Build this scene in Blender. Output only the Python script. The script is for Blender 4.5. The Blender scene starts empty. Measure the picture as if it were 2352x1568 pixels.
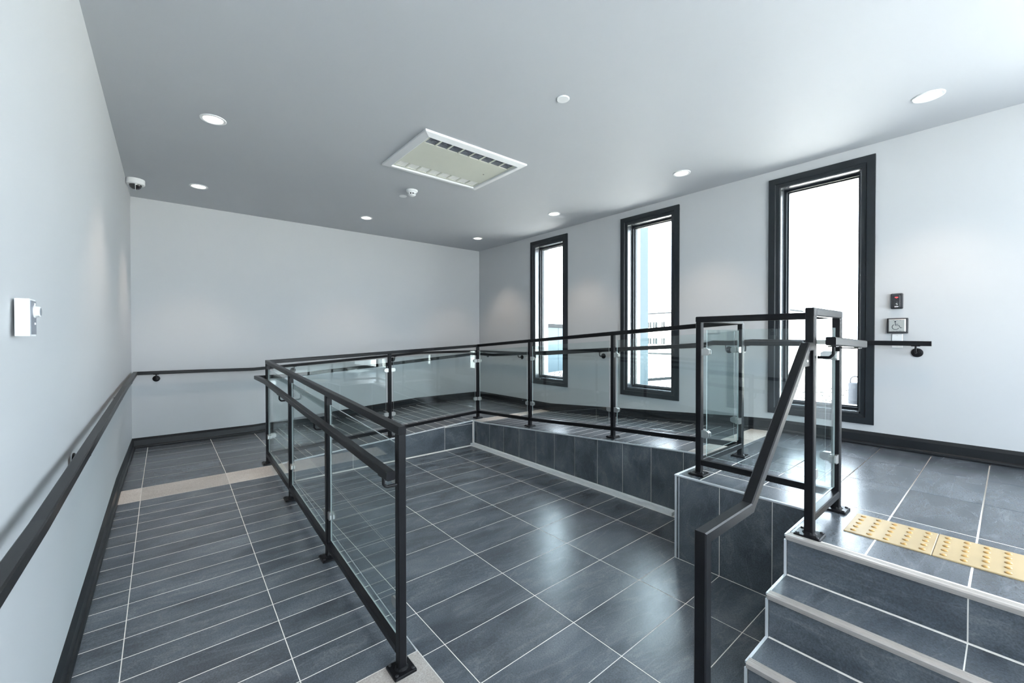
import bpy, bmesh, math, random
from mathutils import Vector, Matrix
random.seed(7)
C = bpy.context.scene.collection
S = bpy.context.scene

# ------------------------------------------------------------------ camera, sky, sun, exposure
cam = bpy.data.cameras.new('camera')
cam.sensor_fit = 'HORIZONTAL'; cam.sensor_width = 36.0; cam.lens = 14.6565
cam.clip_start = 0.02; cam.clip_end = 500
co = bpy.data.objects.new('camera', cam); C.objects.link(co)
right = Vector((0.7678648701, -0.6406093822, -0.0017778195))
up = Vector((0.0086110111, 0.0075465488, 0.9999344479))
fwd = Vector((0.6405539725, 0.7678297438, -0.0113110242))
co.matrix_world = Matrix(((right.x, up.x, -fwd.x, -2.84074), (right.y, up.y, -fwd.y, -4.76503),
                          (right.z, up.z, -fwd.z, 1.50321), (0, 0, 0, 1)))
S.camera = co
S.view_settings.view_transform = 'Standard'
S.view_settings.look = 'None'
S.view_settings.gamma = 1.0
S.view_settings.use_curve_mapping = False
S.view_settings.exposure = 0.44

w = bpy.data.worlds.new('sky'); S.world = w; w.use_nodes = True
bg = w.node_tree.nodes['Background']
bg.inputs[0].default_value = (0.78, 0.89, 1.0, 1); bg.inputs[1].default_value = 10.5

def lamp(name, kind, loc, rot, energy, color=(1, 1, 1), **kw):
    l = bpy.data.lights.new(name, kind); l.energy = energy; l.color = color
    for k, v in kw.items(): setattr(l, k, v)
    o = bpy.data.objects.new(name, l); C.objects.link(o); o.location = loc; o.rotation_euler = rot
    return o
sun = lamp('sun', 'SUN', (0, 20, 30), (0, 0, 0), 95.0, (1.0, 0.965, 0.89), angle=0.01)
sun.rotation_euler = Vector((0.16, -0.62, -0.80)).to_track_quat('-Z', 'Y').to_euler()
# added fill lamp, brightens ceiling and walls from the window band behind the camera
fill = lamp('rear_fill', 'AREA', (-1.0, -7.96, 1.90), (math.radians(112), 0, 0), 92, (0.90, 0.955, 1.0),
           shape='RECTANGLE', size=3.0, size_y=1.75)
# second added fill lamp, set inside the glazed street door beyond the frame
fill2 = lamp('door_fill', 'AREA', (1.72, -6.4, 1.75), (0, math.radians(97), 0), 44, (0.92, 0.965, 1.0),
            shape='RECTANGLE', size=2.1, size_y=2.0)
for nm, y in (('first', -0.102), ('second', -1.862), ('third', -3.613)):
    pl = lamp('window_portal', 'AREA', (1.975, y, 1.893), (0, math.radians(90), 0), 1, shape='RECTANGLE', size=2.1, size_y=0.62)
    pl.data.cycles.is_portal = True

# ------------------------------------------------------------------ materials
def nodes(name):
    m = bpy.data.materials.new(name); m.use_nodes = True
    nt = m.node_tree; nt.nodes.clear()
    return m, nt, nt.nodes.new, nt.links.new
def pbr(name, col, rough=0.5, metal=0.0, spec=0.5, var=0.0, scale=12.0, bump=0.0, bscale=200.0, emit=None, estr=0.0):
    m, nt, N, L = nodes(name)
    out = N('ShaderNodeOutputMaterial'); b = N('ShaderNodeBsdfPrincipled'); L(b.outputs[0], out.inputs[0])
    b.inputs['Roughness'].default_value = rough; b.inputs['Metallic'].default_value = metal
    b.inputs['Specular IOR Level'].default_value = spec
    tc = N('ShaderNodeTexCoord')
    nz = N('ShaderNodeTexNoise'); nz.inputs['Scale'].default_value = scale; nz.inputs['Detail'].default_value = 4
    L(tc.outputs['Object'], nz.inputs['Vector'])
    mx = N('ShaderNodeMix'); mx.data_type = 'RGBA'
    mx.inputs[6].default_value = (*[c * (1 - var) for c in col], 1); mx.inputs[7].default_value = (*[min(1, c * (1 + var)) for c in col], 1)
    L(nz.outputs[0], mx.inputs[0]); L(mx.outputs[2], b.inputs['Base Color'])
    if bump:
        n2 = N('ShaderNodeTexNoise'); n2.inputs['Scale'].default_value = bscale; L(tc.outputs['Object'], n2.inputs['Vector'])
        bp = N('ShaderNodeBump'); bp.inputs['Strength'].default_value = bump; bp.inputs['Distance'].default_value = 0.002
        L(n2.outputs[0], bp.inputs['Height']); L(bp.outputs[0], b.inputs['Normal'])
    if emit:
        b.inputs['Emission Color'].default_value = (*emit, 1); b.inputs['Emission Strength'].default_value = estr
    return m
def slate(name, dark, light, vein, rough):
    m, nt, N, L = nodes(name)
    out = N('ShaderNodeOutputMaterial'); b = N('ShaderNodeBsdfPrincipled'); L(b.outputs[0], out.inputs[0])
    tc = N('ShaderNodeTexCoord'); oi = N('ShaderNodeObjectInfo')
    ml = N('ShaderNodeVectorMath'); ml.operation = 'SCALE'; ml.inputs[0].default_value = (37.0, 53.0, 19.0); L(oi.outputs['Random'], ml.inputs['Scale'])
    ad = N('ShaderNodeVectorMath'); ad.operation = 'ADD'; L(tc.outputs['Object'], ad.inputs[0]); L(ml.outputs[0], ad.inputs[1])
    n1 = N('ShaderNodeTexNoise'); n1.inputs['Scale'].default_value = 2.6; n1.inputs['Detail'].default_value = 6; n1.inputs['Distortion'].default_value = 0.5
    mp1 = N('ShaderNodeMapping'); mp1.inputs['Scale'].default_value = (1.0, 2.6, 1.6); mp1.inputs['Rotation'].default_value = (0, 0, 0.6)
    L(ad.outputs[0], mp1.inputs[0]); L(mp1.outputs[0], n1.inputs['Vector'])
    mp = N('ShaderNodeMapping'); mp.inputs['Scale'].default_value = (2.0, 7.0, 3.0); mp.inputs['Rotation'].default_value = (0, 0, 0.9)
    L(ad.outputs[0], mp.inputs[0])
    n2 = N('ShaderNodeTexNoise'); n2.inputs['Scale'].default_value = 0.9; n2.inputs['Detail'].default_value = 5; n2.inputs['Distortion'].default_value = 0.9
    L(mp.outputs[0], n2.inputs['Vector'])
    n3 = N('ShaderNodeTexNoise'); n3.inputs['Scale'].default_value = 150; n3.inputs['Detail'].default_value = 3; n3.inputs['Roughness'].default_value = 0.75; L(ad.outputs[0], n3.inputs['Vector'])
    r1 = N('ShaderNodeValToRGB'); r1.color_ramp.elements[0].position = 0.34; r1.color_ramp.elements[0].color = (*dark, 1)
    r1.color_ramp.elements[1].position = 0.70; r1.color_ramp.elements[1].color = (*light, 1); L(n1.outputs[0], r1.inputs[0])
    r2 = N('ShaderNodeValToRGB'); e = r2.color_ramp.elements
    e[0].position = 0.475; e[0].color = (0, 0, 0, 1); e[1].position = 0.50; e[1].color = (1, 1, 1, 1); x = e.new(0.525); x.color = (0, 0, 0, 1)
    L(n2.outputs[0], r2.inputs[0])
    mm = N('ShaderNodeMath'); mm.operation = 'MULTIPLY'; L(r2.outputs[0], mm.inputs[0]); L(n1.outputs[0], mm.inputs[1])
    m2 = N('ShaderNodeMath'); m2.operation = 'MULTIPLY'; m2.inputs[1].default_value = 0.26; L(mm.outputs[0], m2.inputs[0])
    mx = N('ShaderNodeMix'); mx.data_type = 'RGBA'; L(m2.outputs[0], mx.inputs[0]); L(r1.outputs[0], mx.inputs[6]); mx.inputs[7].default_value = (*vein, 1)
    sp = N('ShaderNodeMix'); sp.data_type = 'RGBA'; sp.blend_type = 'OVERLAY'; sp.inputs[0].default_value = 0.9
    L(mx.outputs[2], sp.inputs[6]); L(n3.outputs[0], sp.inputs[7])
    br = N('ShaderNodeMapRange'); br.inputs[3].default_value = 0.86; br.inputs[4].default_value = 1.16; L(oi.outputs['Random'], br.inputs[0])
    sc = N('ShaderNodeVectorMath'); sc.operation = 'SCALE'; L(sp.outputs[2], sc.inputs[0]); L(br.outputs[0], sc.inputs['Scale'])
    L(sc.outputs[0], b.inputs['Base Color'])
    b.inputs['Roughness'].default_value = rough; b.inputs['Specular IOR Level'].default_value = 1.0
    bp = N('ShaderNodeBump'); bp.inputs['Strength'].default_value = 0.05; bp.inputs['Distance'].default_value = 0.001
    L(n3.outputs[0], bp.inputs['Height']); L(bp.outputs[0], b.inputs['Normal'])
    return m
def glass(name, tint, ior=1.5, refl=1.0):
    m, nt, N, L = nodes(name)
    out = N('ShaderNodeOutputMaterial'); t = N('ShaderNodeBsdfTransparent'); t.inputs[0].default_value = (*tint, 1)
    g = N('ShaderNodeBsdfGlossy'); g.inputs['Roughness'].default_value = 0.0; g.inputs[0].default_value = (refl, refl, refl, 1)
    lw = N('ShaderNodeLayerWeight'); lw.inputs[0].default_value = 0.5      # Schlick: f0 + (1 - f0) * facing^5
    pw = N('ShaderNodeMath'); pw.operation = 'POWER'; pw.inputs[1].default_value = 5.0; L(lw.outputs['Facing'], pw.inputs[0])
    f0 = ((ior - 1) / (ior + 1)) ** 2
    f = N('ShaderNodeMath'); f.operation = 'MULTIPLY_ADD'; f.inputs[1].default_value = 1 - f0; f.inputs[2].default_value = f0; L(pw.outputs[0], f.inputs[0])
    mx = N('ShaderNodeMixShader'); L(f.outputs[0], mx.inputs[0]); L(t.outputs[0], mx.inputs[1]); L(g.outputs[0], mx.inputs[2]); L(mx.outputs[0], out.inputs[0])
    return m
M = dict(
    wall=pbr('wall_paint', (0.515, 0.53, 0.545), 0.62, var=0.015, scale=3, bump=0.05, bscale=350, spec=0.3),
    ceil=pbr('ceiling_paint', (0.475, 0.495, 0.52), 0.65, var=0.015, scale=3, spec=0.3),
    slate=slate('slate_tile', (0.056, 0.069, 0.086), (0.124, 0.142, 0.164), (0.30, 0.32, 0.34), 0.27),
    beige=slate('beige_tile', (0.50, 0.45, 0.41), (0.60, 0.55, 0.51), (0.68, 0.64, 0.60), 0.42),
    grout=pbr('grout', (0.80, 0.77, 0.73), 0.85, var=0.05, scale=30),
    trim=pbr('aluminium_trim', (0.78, 0.80, 0.83), 0.38, metal=0.55, var=0.03),
    nosing=pbr('brushed_nosing', (0.50, 0.465, 0.44), 0.45, metal=0.5, var=0.08, scale=40),
    white=pbr('white_board', (0.90, 0.90, 0.89), 0.4, var=0.02),
    black=pbr('black_steel', (0.0075, 0.0078, 0.0095), 0.34, spec=0.20, var=0.15, scale=60, bump=0.12, bscale=420),
    casing=pbr('charcoal_casing', (0.010, 0.0135, 0.018), 0.40, spec=0.36, var=0.08, scale=40, bump=0.06, bscale=300),
    jamb=pbr('satin_window_liner', (0.055, 0.062, 0.070), 0.25, spec=0.9, var=0.05),
    base=pbr('charcoal_baseboard', (0.008, 0.0095, 0.012), 0.34, spec=0.35, var=0.1, scale=50, bump=0.06, bscale=260),
    steel=pbr('satin_steel', (0.62, 0.62, 0.60), 0.30, metal=0.95, var=0.05),
    bolt=pbr('dark_bolt', (0.05, 0.05, 0.055), 0.3, metal=0.6),
    glass=glass('railing_glass', (0.918, 0.962, 0.96)),
    edge=pbr('glass_edge', (0.44, 0.50, 0.495), 0.15, spec=0.8),
    pane=glass('window_glass', (0.97, 0.985, 0.985)),
    plast=pbr('white_plastic', (0.80, 0.81, 0.81), 0.35, var=0.02),
    cream=pbr('cream_panel', (0.66, 0.67, 0.58), 0.45, var=0.03),
    creamlight=pbr('light_cream', (0.88, 0.88, 0.83), 0.45, var=0.03),
    dark=pbr('dark_void', (0.03, 0.03, 0.035), 0.6),
    grey=pbr('mid_grey', (0.20, 0.22, 0.25), 0.4),
    blackplast=pbr('black_plastic', (0.025, 0.027, 0.032), 0.4, var=0.05),
    dome=pbr('smoked_dome', (0.008, 0.008, 0.010), 0.06, spec=0.8),
    red=pbr('red_lens', (0.75, 0.04, 0.05), 0.2, emit=(1, 0.1, 0.1), estr=0.5),
    mark=pbr('white_mark', (0.8, 0.8, 0.8), 0.4),
    ink=pbr('engraved_ink', (0.02, 0.025, 0.035), 0.5),
    lens=pbr('lamp_lens', (0.9, 0.9, 0.9), 0.4, emit=(1.0, 0.93, 0.84), estr=3.2),
    amber=pbr('amber_tactile', (0.44, 0.335, 0.185), 0.5, var=0.12, scale=6, bump=0.15, bscale=150),
    amberdome=pbr('amber_dome', (0.46, 0.27, 0.08), 0.4, var=0.15, scale=20),
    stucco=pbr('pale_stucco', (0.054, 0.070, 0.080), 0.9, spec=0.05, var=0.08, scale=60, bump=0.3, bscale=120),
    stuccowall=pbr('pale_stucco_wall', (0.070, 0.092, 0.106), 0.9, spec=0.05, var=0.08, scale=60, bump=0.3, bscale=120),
    coping=pbr('metal_coping', (0.012, 0.014, 0.016), 0.8, spec=0.1),
    gravel=pbr('gravel_bed', (0.45, 0.44, 0.42), 0.9, var=0.25, scale=40),
    stones=pbr('dark_stone', (0.02, 0.02, 0.02), 0.85, spec=0.05, var=0.4, scale=30),
    pave=pbr('concrete_paving', (0.60, 0.585, 0.54), 0.9, var=0.06, scale=4),
    facade=pbr('white_facade', (0.78, 0.77, 0.74), 0.9, var=0.03),
    farglass=pbr('far_window', (0.012, 0.015, 0.017), 0.6, spec=0.1),
    bollard=pbr('bollard_concrete', (0.018, 0.021, 0.026), 0.85, spec=0.02, var=0.1, scale=30),
    galv=pbr('galvanised_hoop', (0.03, 0.033, 0.04), 0.8, spec=0.05),
)

# ------------------------------------------------------------------ mesh helpers
class MB:
    def __init__(s): s.v = []; s.f = []; s.mi = []
    def add(s, vs, fs, mi=0):
        o = len(s.v); s.v += [tuple(v) for v in vs]
        for f in fs: s.f.append(tuple(i + o for i in f)); s.mi.append(mi)
    def box(s, c, d, B=None, mi=0, ch=0.0):
        c = Vector(c); h = [x / 2 for x in d]
        B = B or (Vector((1, 0, 0)), Vector((0, 1, 0)), Vector((0, 0, 1)))
        if not ch:
            vs = [c + B[0] * (h[0] * a) + B[1] * (h[1] * b) + B[2] * (h[2] * e) for e in (-1, 1) for b in (-1, 1) for a in (-1, 1)]
            s.add(vs, [(0, 2, 3, 1), (4, 5, 7, 6), (0, 1, 5, 4), (2, 6, 7, 3), (0, 4, 6, 2), (1, 3, 7, 5)], mi)
        else:   # chamfered along the third axis edges and top rim
            def ring(z, g):
                a, b = h[0] - g, h[1] - g; k = ch
                return [c + B[0] * x + B[1] * y + B[2] * z for x, y in ((-a + k, -b), (a - k, -b), (a, -b + k), (a, b - k), (a - k, b), (-a + k, b), (-a, b - k), (-a, -b + k))]
            rings = [ring(-h[2], 0), ring(h[2] - ch, 0), ring(h[2], ch)]
            vs = sum(rings, []); fs = [tuple(reversed(range(8)))]
            for r in range(2):
                for i in range(8): j = (i + 1) % 8; fs.append((r * 8 + i, r * 8 + j, r * 8 + 8 + j, r * 8 + 8 + i))
            fs.append(tuple(range(16, 24))); s.add(vs, fs, mi)
    def prism(s, pts, off, mi=0):
        off = Vector(off); n = len(pts); a = [Vector(p) for p in pts]; b = [p + off for p in a]
        nrm = Vector((0, 0, 0))
        for i in range(n): nrm += a[i].cross(a[(i + 1) % n])
        fl = nrm.dot(off) > 0
        fs = [tuple(range(n)) if not fl else tuple(reversed(range(n))), tuple(range(n, 2 * n)) if fl else tuple(reversed(range(n, 2 * n)))]
        for i in range(n):
            j = (i + 1) % n; q = (i, j, n + j, n + i); fs.append(q if fl else tuple(reversed(q)))
        s.add(a + b, fs, mi)
    def loops(s, rings, cap=True, mi=0):
        n = len(rings[0]); vs = sum([list(r) for r in rings], []); fs = []
        for r in range(len(rings) - 1):
            for i in range(n): j = (i + 1) % n; fs.append((r * n + i, r * n + j, (r + 1) * n + j, (r + 1) * n + i))
        if cap: fs.append(tuple(reversed(range(n)))); fs.append(tuple(range((len(rings) - 1) * n, len(rings) * n)))
        s.add(vs, fs, mi)
    def bar(s, pts, w, h, ch=0.004, up=(0, 0, 1), mi=0):
        """rectangular tube swept along pts with mitred joints; h along up, w across."""
        pts = [Vector(p) for p in pts]; up = Vector(up); rings = []
        prof = [(-w / 2 + ch, -h / 2), (w / 2 - ch, -h / 2), (w / 2, -h / 2 + ch), (w / 2, h / 2 - ch), (w / 2 - ch, h / 2), (-w / 2 + ch, h / 2), (-w / 2, h / 2 - ch), (-w / 2, -h / 2 + ch)]
        D = [(pts[i + 1] - pts[i]).normalized() for i in range(len(pts) - 1)]
        for i, p in enumerate(pts):
            d = D[0] if i == 0 else D[-1] if i == len(pts) - 1 else None
            seg = D[i] if i < len(D) else D[-1]
            sd = seg.cross(up)
            if sd.length < 1e-4: sd = Vector((1, 0, 0)) if abs(seg.x) < .9 else Vector((0, 1, 0))
            sd.normalize(); u = sd.cross(seg).normalized()
            ring = [p + sd * a + u * b for a, b in prof]
            if d is None:
                pl = (D[i - 1] + D[i]).normalized()
                ring = [q - seg * ((q - p).dot(pl) / seg.dot(pl)) for q in ring]
            rings.append(ring)
        s.loops(rings, True, mi)
    def tube(s, pts, r, n=10, mi=0, cap=True):
        pts = [Vector(p) for p in pts]; rings = []; ref = None
        for i, p in enumerate(pts):
            d = (pts[min(i + 1, len(pts) - 1)] - pts[max(i - 1, 0)]).normalized()
            if ref is None:
                ref = d.orthogonal().normalized()
            ref = (ref - d * ref.dot(d)).normalized(); b = d.cross(ref)
            rings.append([p + (ref * math.cos(t) + b * math.sin(t)) * r for t in [2 * math.pi * k / n for k in range(n)]])
        s.loops(rings, cap, mi)
    def lathe(s, c, axis, prof, n=24, mi=0):
        c = Vector(c); ax = Vector(axis).normalized(); a = ax.orthogonal().normalized(); b = ax.cross(a)
        s.loops([[c + ax * h + (a * math.cos(t) + b * math.sin(t)) * r for t in [2 * math.pi * k / n for k in range(n)]] for r, h in prof], True, mi)
    def mesh(s, name):
        me = bpy.data.meshes.new(name); me.from_pydata(s.v, [], s.f)
        for i, p in enumerate(me.polygons): p.material_index = s.mi[i]
        me.update(); return me
    def build(s, name, mat, parent=None, smooth=False, fix=True):
        me = s.mesh(name)
        for m in (mat if isinstance(mat, (list, tuple)) else [mat]): me.materials.append(m)
        if fix:
            b = bmesh.new(); b.from_mesh(me); bmesh.ops.recalc_face_normals(b, faces=b.faces); b.to_mesh(me); b.free()
        if smooth:
            me.polygons.foreach_set('use_smooth', [True] * len(me.polygons))
            me.set_sharp_from_angle(angle=math.radians(35))
        o = bpy.data.objects.new(name, me); C.objects.link(o)
        if parent: attach(o, parent)
        return o
ORG = {}
def attach(o, p):
    o.parent = p
    o.matrix_parent_inverse = Matrix.Translation(ORG.get(p.name, Vector((0, 0, 0)))).inverted()
def tag(o, label=None, cat=None, group=None, kind=None):
    if label: o['label'] = label
    if cat: o['category'] = cat
    if group: o['group'] = group
    if kind: o['kind'] = kind
    return o
def thing(name, loc, label, cat, group=None, kind=None):
    o = bpy.data.objects.new(name, None); C.objects.link(o); o.location = loc; o.empty_display_size = 0.05
    ORG[o.name] = Vector(loc)
    return tag(o, label, cat, group, kind)
def lerp(tab, x):
    if x <= tab[0][0]: return tab[0][1]
    for (a, u), (b, v) in zip(tab, tab[1:]):
        if x <= b: return u + (v - u) * (x - a) / (b - a)
    return tab[-1][1]

# ------------------------------------------------------------------ levels
ZT = 0.567
XR = 1.80; YB = 1.775; ZC = 3.135; YREAR = -8.0; XA = -1.92; XC = 0.455; YC = 0.03
LZ = [(-9, 0.0), (-2.95, 0.0), (0.02, 0.21), (9, 0.21)]            # left ramp height along y
BZ = [(-9, 0.21), (-1.92, 0.21), (0.46, 0.343), (9, 0.343)]        # back ramp height along x
RZ = [(-9, ZT), (-3.29, ZT), (-3.06, 0.556), (-0.15, 0.343), (9, 0.343)]   # right ramp height along y
def xl_bot(y): return -3.187 + (y + 2.2) * 0.0118
def xl_top(y): return -3.143 + (y + 1.8) * 0.0043

# ------------------------------------------------------------------ walls and ceiling
b = MB()
y0, y1 = YREAR - 0.3, YB + 0.3
b.add([(xl_bot(y0), y0, -0.3), (xl_bot(y1), y1, -0.3), (xl_top(y1), y1, ZC), (xl_top(y0), y0, ZC),
       (-3.6, y0, -0.3), (-3.6, y1, -0.3), (-3.6, y1, ZC), (-3.6, y0, ZC)],
      [(0, 1, 2, 3), (5, 4, 7, 6), (0, 3, 7, 4), (1, 5, 6, 2), (3, 2, 6, 7), (0, 4, 5, 1)])
tag(b.build('wall_left', M['wall']), 'pale grey painted wall along the left ramp', 'wall', kind='structure')
b = MB(); b.box((-0.6, YB + 0.15, 1.4), (6.0, 0.30, 3.47))
tag(b.build('wall_back', M['wall']), 'pale grey painted far wall behind the middle ramp', 'wall', kind='structure')
WIN = [(-0.102, 0.405), (-1.862, 0.405), (-3.613, 0.405)]; WZ0, WZ1 = 0.83, 2.957
b = MB(); TH = 0.30; DY0, DY1 = -7.45, -5.35      # street door opening
ys = sorted([YREAR - 0.3, YB + 0.0, DY0, DY1] + [y + s * 0.315 for y, _ in WIN for s in (-1, 1)])
for i in range(len(ys) - 1):
    a, c = ys[i], ys[i + 1]; mid = (a + c) / 2
    if any(abs(mid - y) < 0.3 for y, _ in WIN):
        b.box((XR + TH / 2, mid, (WZ0 - 0.3) / 2), (TH, c - a, WZ0 + 0.3)); b.box((XR + TH / 2, mid, (WZ1 + ZC) / 2), (TH, c - a, ZC - WZ1))
    elif DY0 < mid < DY1:
        b.box((XR + TH / 2, mid, (0.567 - 0.3) / 2), (TH, c - a, 0.867)); b.box((XR + TH / 2, mid, (2.85 + ZC) / 2), (TH, c - a, ZC - 2.85))
    else:
        b.box((XR + TH / 2, mid, (ZC - 0.3) / 2), (TH, c - a, ZC + 0.3))
tag(b.build('wall_right', M['wall']), 'pale grey painted right wall with three tall windows', 'wall', kind='structure')
b = MB(); yr = YREAR - 0.15
for x0_, x1_, z0_, z1_ in ((-3.4, -2.6, -0.3, ZC), (0.6, XR, -0.3, ZC), (-2.6, 0.6, 2.85, ZC), (-2.6, 0.6, -0.3, 0.95)):
    b.box(((x0_ + x1_) / 2, yr, (z0_ + z1_) / 2), (x1_ - x0_, 0.3, z1_ - z0_))
tag(b.build('wall_rear', M['wall']), 'pale grey wall around the added window behind the camera', 'wall', kind='structure')
g4 = thing('window_4', (-1.0, YREAR, 0.95), 'unseen window band added for light behind the camera', 'window', kind='structure')  # unseen window, added and placed high to light the ceiling and walls
b = MB()
for x in (-2.57, -1.5, -0.5, 0.57): b.box((x, yr, 1.90), (0.06, 0.10, 1.90))
for z in (0.98, 2.82): b.box((-1.0, yr, z), (3.2, 0.10, 0.06))
b.build('window_frame', M['casing'], g4)
b = MB(); b.box((-1.0, yr, 1.90), (3.1, 0.012, 1.84)); b.build('pane', M['pane'], g4)
d1 = thing('door_1', (XR + 0.15, -6.4, 0.567), 'glazed double street door on the upper landing, beyond the picture', 'door', kind='structure')
b = MB()
for y in (DY0 + 0.03, (DY0 + DY1) / 2, DY1 - 0.03): b.box((XR + 0.15, y, 1.708), (0.10, 0.07, 2.28))
for z in (0.61, 2.81): b.box((XR + 0.15, -6.4, z), (0.10, 2.1, 0.07))
b.build('door_frame', M['casing'], d1)
b = MB(); b.box((XR + 0.15, -6.4, 1.7), (0.012, 2.0, 2.2)); b.build('pane', M['pane'], d1)
b = MB(); b.box((-0.7, -3.1, ZC + 0.25), (6.6, 10.6, 0.5))
tag(b.build('ceiling', M['ceil']), 'smooth pale grey painted ceiling', 'ceiling', kind='structure')

# ------------------------------------------------------------------ tile fields
GAP = 0.0042; TT = 0.008
TILE = {}
def tile(parent, o, U, V, w, h, mat='slate', name='tile'):
    """one flat tile: its top face spans o..o+U*w+V*h, its body goes down along -(UxV)"""
    N = U.cross(V).normalized(); key = (round(w, 3), round(h, 3), mat)
    w, h = key[0], key[1]
    if key not in TILE:
        m = MB(); a, c, e = w / 2, h / 2, 0.0005
        ring = lambda g, z: [(-a + g, -c + g, z), (a - g, -c + g, z), (a - g, c - g, z), (-a + g, c - g, z)]
        m.loops([ring(0, -TT), ring(0, -e), ring(e, 0)])
        me = m.mesh(name); me.materials.append(M[mat]); TILE[key] = me
    ob = bpy.data.objects.new(name, TILE[key]); C.objects.link(ob)
    c = o + U * (w / 2) + V * (h / 2)
    mw = Matrix((U, V, N)).transposed().to_4x4(); mw.translation = c
    ob.matrix_basis = mw
    if parent: attach(ob, parent)
    return ob
def field(parent, o, U, V, us, vs, mat='slate', name='tile', matf=None, GAP=GAP):
    U = Vector(U).normalized(); V = Vector(V).normalized(); o = Vector(o)
    for i in range(len(us) - 1):
        for j in range(len(vs) - 1):
            ww, hh = us[i + 1] - us[i] - GAP, vs[j + 1] - vs[j] - GAP
            if ww < 0.012 or hh < 0.012: continue
            mt = (matf(i, j) if matf else None) or mat
            tile(parent, o + U * (us[i] + GAP / 2) + V * (vs[j] + GAP / 2), U, V, ww, hh, mt, 'strip_tile' if mt == 'beige' else name)
RAISE = 0.0005    # tiles stand this much proud of the grout
def slab(name, label, pts, off, mat='grout', cat='floor'):
    b = MB(); b.prism(pts, off)
    return tag(b.build(name, M[mat]), label, cat, kind='structure')
X = Vector((1, 0, 0)); Y = Vector((0, 1, 0)); Z = Vector((0, 0, 1))
def frange(a, b, st):
    r = [a]
    while r[-1] + st < b - 1e-4: r.append(r[-1] + st)
    return r + [b]

# lower floor (top at z = 0), grid lines x = -1.8 + .6k and y = -.3k
fl = slab('floor', 'lower floor of dark slate tiles with white joints', [(-3.25, YREAR, -RAISE), (0.47, YREAR, -RAISE), (0.47, 0.04, -RAISE), (-3.25, 0.04, -RAISE)], (0, 0, -0.2))
xs = [-1.92, -1.8, -1.2, -0.6, 0.0, 0.40]
field(fl, (0, 0, 0), X, Y, xs, [-0.3 * k for k in range(11, 0, -1)] + [0.0])
field(fl, (0, 0, 0), X, Y, [-1.92, -1.8, -1.2, -0.6, -0.18], [-4.09, -3.9, -3.6, -3.3])
field(fl, (0, 0, 0), X, Y, [-1.92, -1.8, -1.2, -1.045], [-6.0, -5.7, -5.4, -5.1, -4.8, -4.5, -4.2, -4.09])
lx = [-3.16, -3.0, -2.4, -1.92]
field(fl, (0, 0, 0), X, Y, lx, [-6.25, -5.95, -5.65, -5.35, -5.05, -4.75, -4.45, -4.15, -3.85, -3.55, -3.25, -2.95], matf=lambda i, j: 'beige' if j == 10 else None)
# thin row of floor tile by the back kerb
b = MB(); b.box((-0.74, 0.012, 0.004), (2.32, 0.010, 0.008)); b.build('edge_trim', M['grout'], fl)

# left ramp
s1 = 0.21 / 2.97; n1 = math.hypot(2.97, 0.21)
rl = slab('ramp_floor', 'left ramp of narrow dark tile courses rising along the left wall',
          [(-3.25, -2.95, -RAISE), (-3.25, 0.02, 0.21 - RAISE), (-3.25, 0.02, -0.05), (-3.25, -2.95, -0.05)], (3.25 - 1.93, 0, 0))
vs = [0.0]; k = n1 - 0.30
rows = [k - 0.1485 * i for i in range(19)]
rows = [r for r in rows if r > 0.05]
vs = [0.0] + sorted(rows) + [n1]
field(rl, (0, -2.95, 0), X, (0, 2.97, 0.21), lx, vs, matf=lambda i, j: 'beige' if j == len(vs) - 2 else None)
b = MB(); b.bar([(-1.924, -2.95, -0.001), (-1.924, 0.02, 0.2085)], 0.0055, 0.006, 0.001); b.build('edge_trim', M['trim'], rl)
b = MB(); b.prism([(-1.93, -2.95, -0.02), (-1.93, 0.02, -0.02), (-1.93, 0.02, 0.202)], (0.004, 0, 0)); b.build('side_tile', M['slate'], rl)

# landing in the far left corner
ld = slab('landing_floor', 'tiled landing in the far left corner between two ramps', [(-3.25, 0.02, 0.21 - RAISE), (-1.92, 0.02, 0.21 - RAISE), (-1.92, YB, 0.21 - RAISE), (-3.25, YB, 0.21 - RAISE)], (0, 0, -0.26))
field(ld, (0, 0, 0.21), X, Y, lx, [0.02, 0.32, 0.62, 0.92, 1.22, 1.52, YB - 0.02])

# back ramp
bzl = 0.343 - 0.21; nb = math.hypot(2.38, bzl)
rb = slab('ramp_floor', 'middle ramp of narrow dark tile courses rising along the far wall',
          [(-1.92, YC + 0.0034, -0.05), (-1.92, YC + 0.0034, 0.21 - RAISE), (0.46, YC + 0.0034, 0.343 - RAISE), (0.46, YC + 0.0034, -0.05)], (0, YB - YC - 0.0034, 0))
us = frange(0.0, nb, 0.1502)
field(rb, (-1.92, 0, 0.21), (2.38, 0, bzl), Y, us, [0.035, 0.63, 1.23, YB - 0.02], GAP=0.006)
b = MB(); b.bar([(-1.93, YC, 0.212 - 0.004), (0.452, YC, 0.3435 - 0.004)], 0.014, 0.012, 0.002); b.build('edge_trim', M['trim'], rb)
kz = lambda x: lerp(BZ, x) - 0.012
cur = [-1.915, -1.8, -1.2, -0.6, 0.0, 0.445]
for a, c in zip(cur, cur[1:]):
    a += GAP / 2; c -= GAP / 2; b = MB()
    if c < 0.1: b.prism([(a, YC + 0.002, 0.006), (c, YC + 0.002, 0.006), (c, YC + 0.002, kz(c)), (a, YC + 0.002, kz(a))], (0, 0.01, 0))
    else: b.prism([(a, YC + 0.002, 0.006), (c, YC + 0.002, 0.006), (c, YC + 0.002, 0.297), (a, YC + 0.002, 0.297)], (0, 0.01, 0))
    b.build('kerb_tile', M['slate'], rb)
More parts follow.
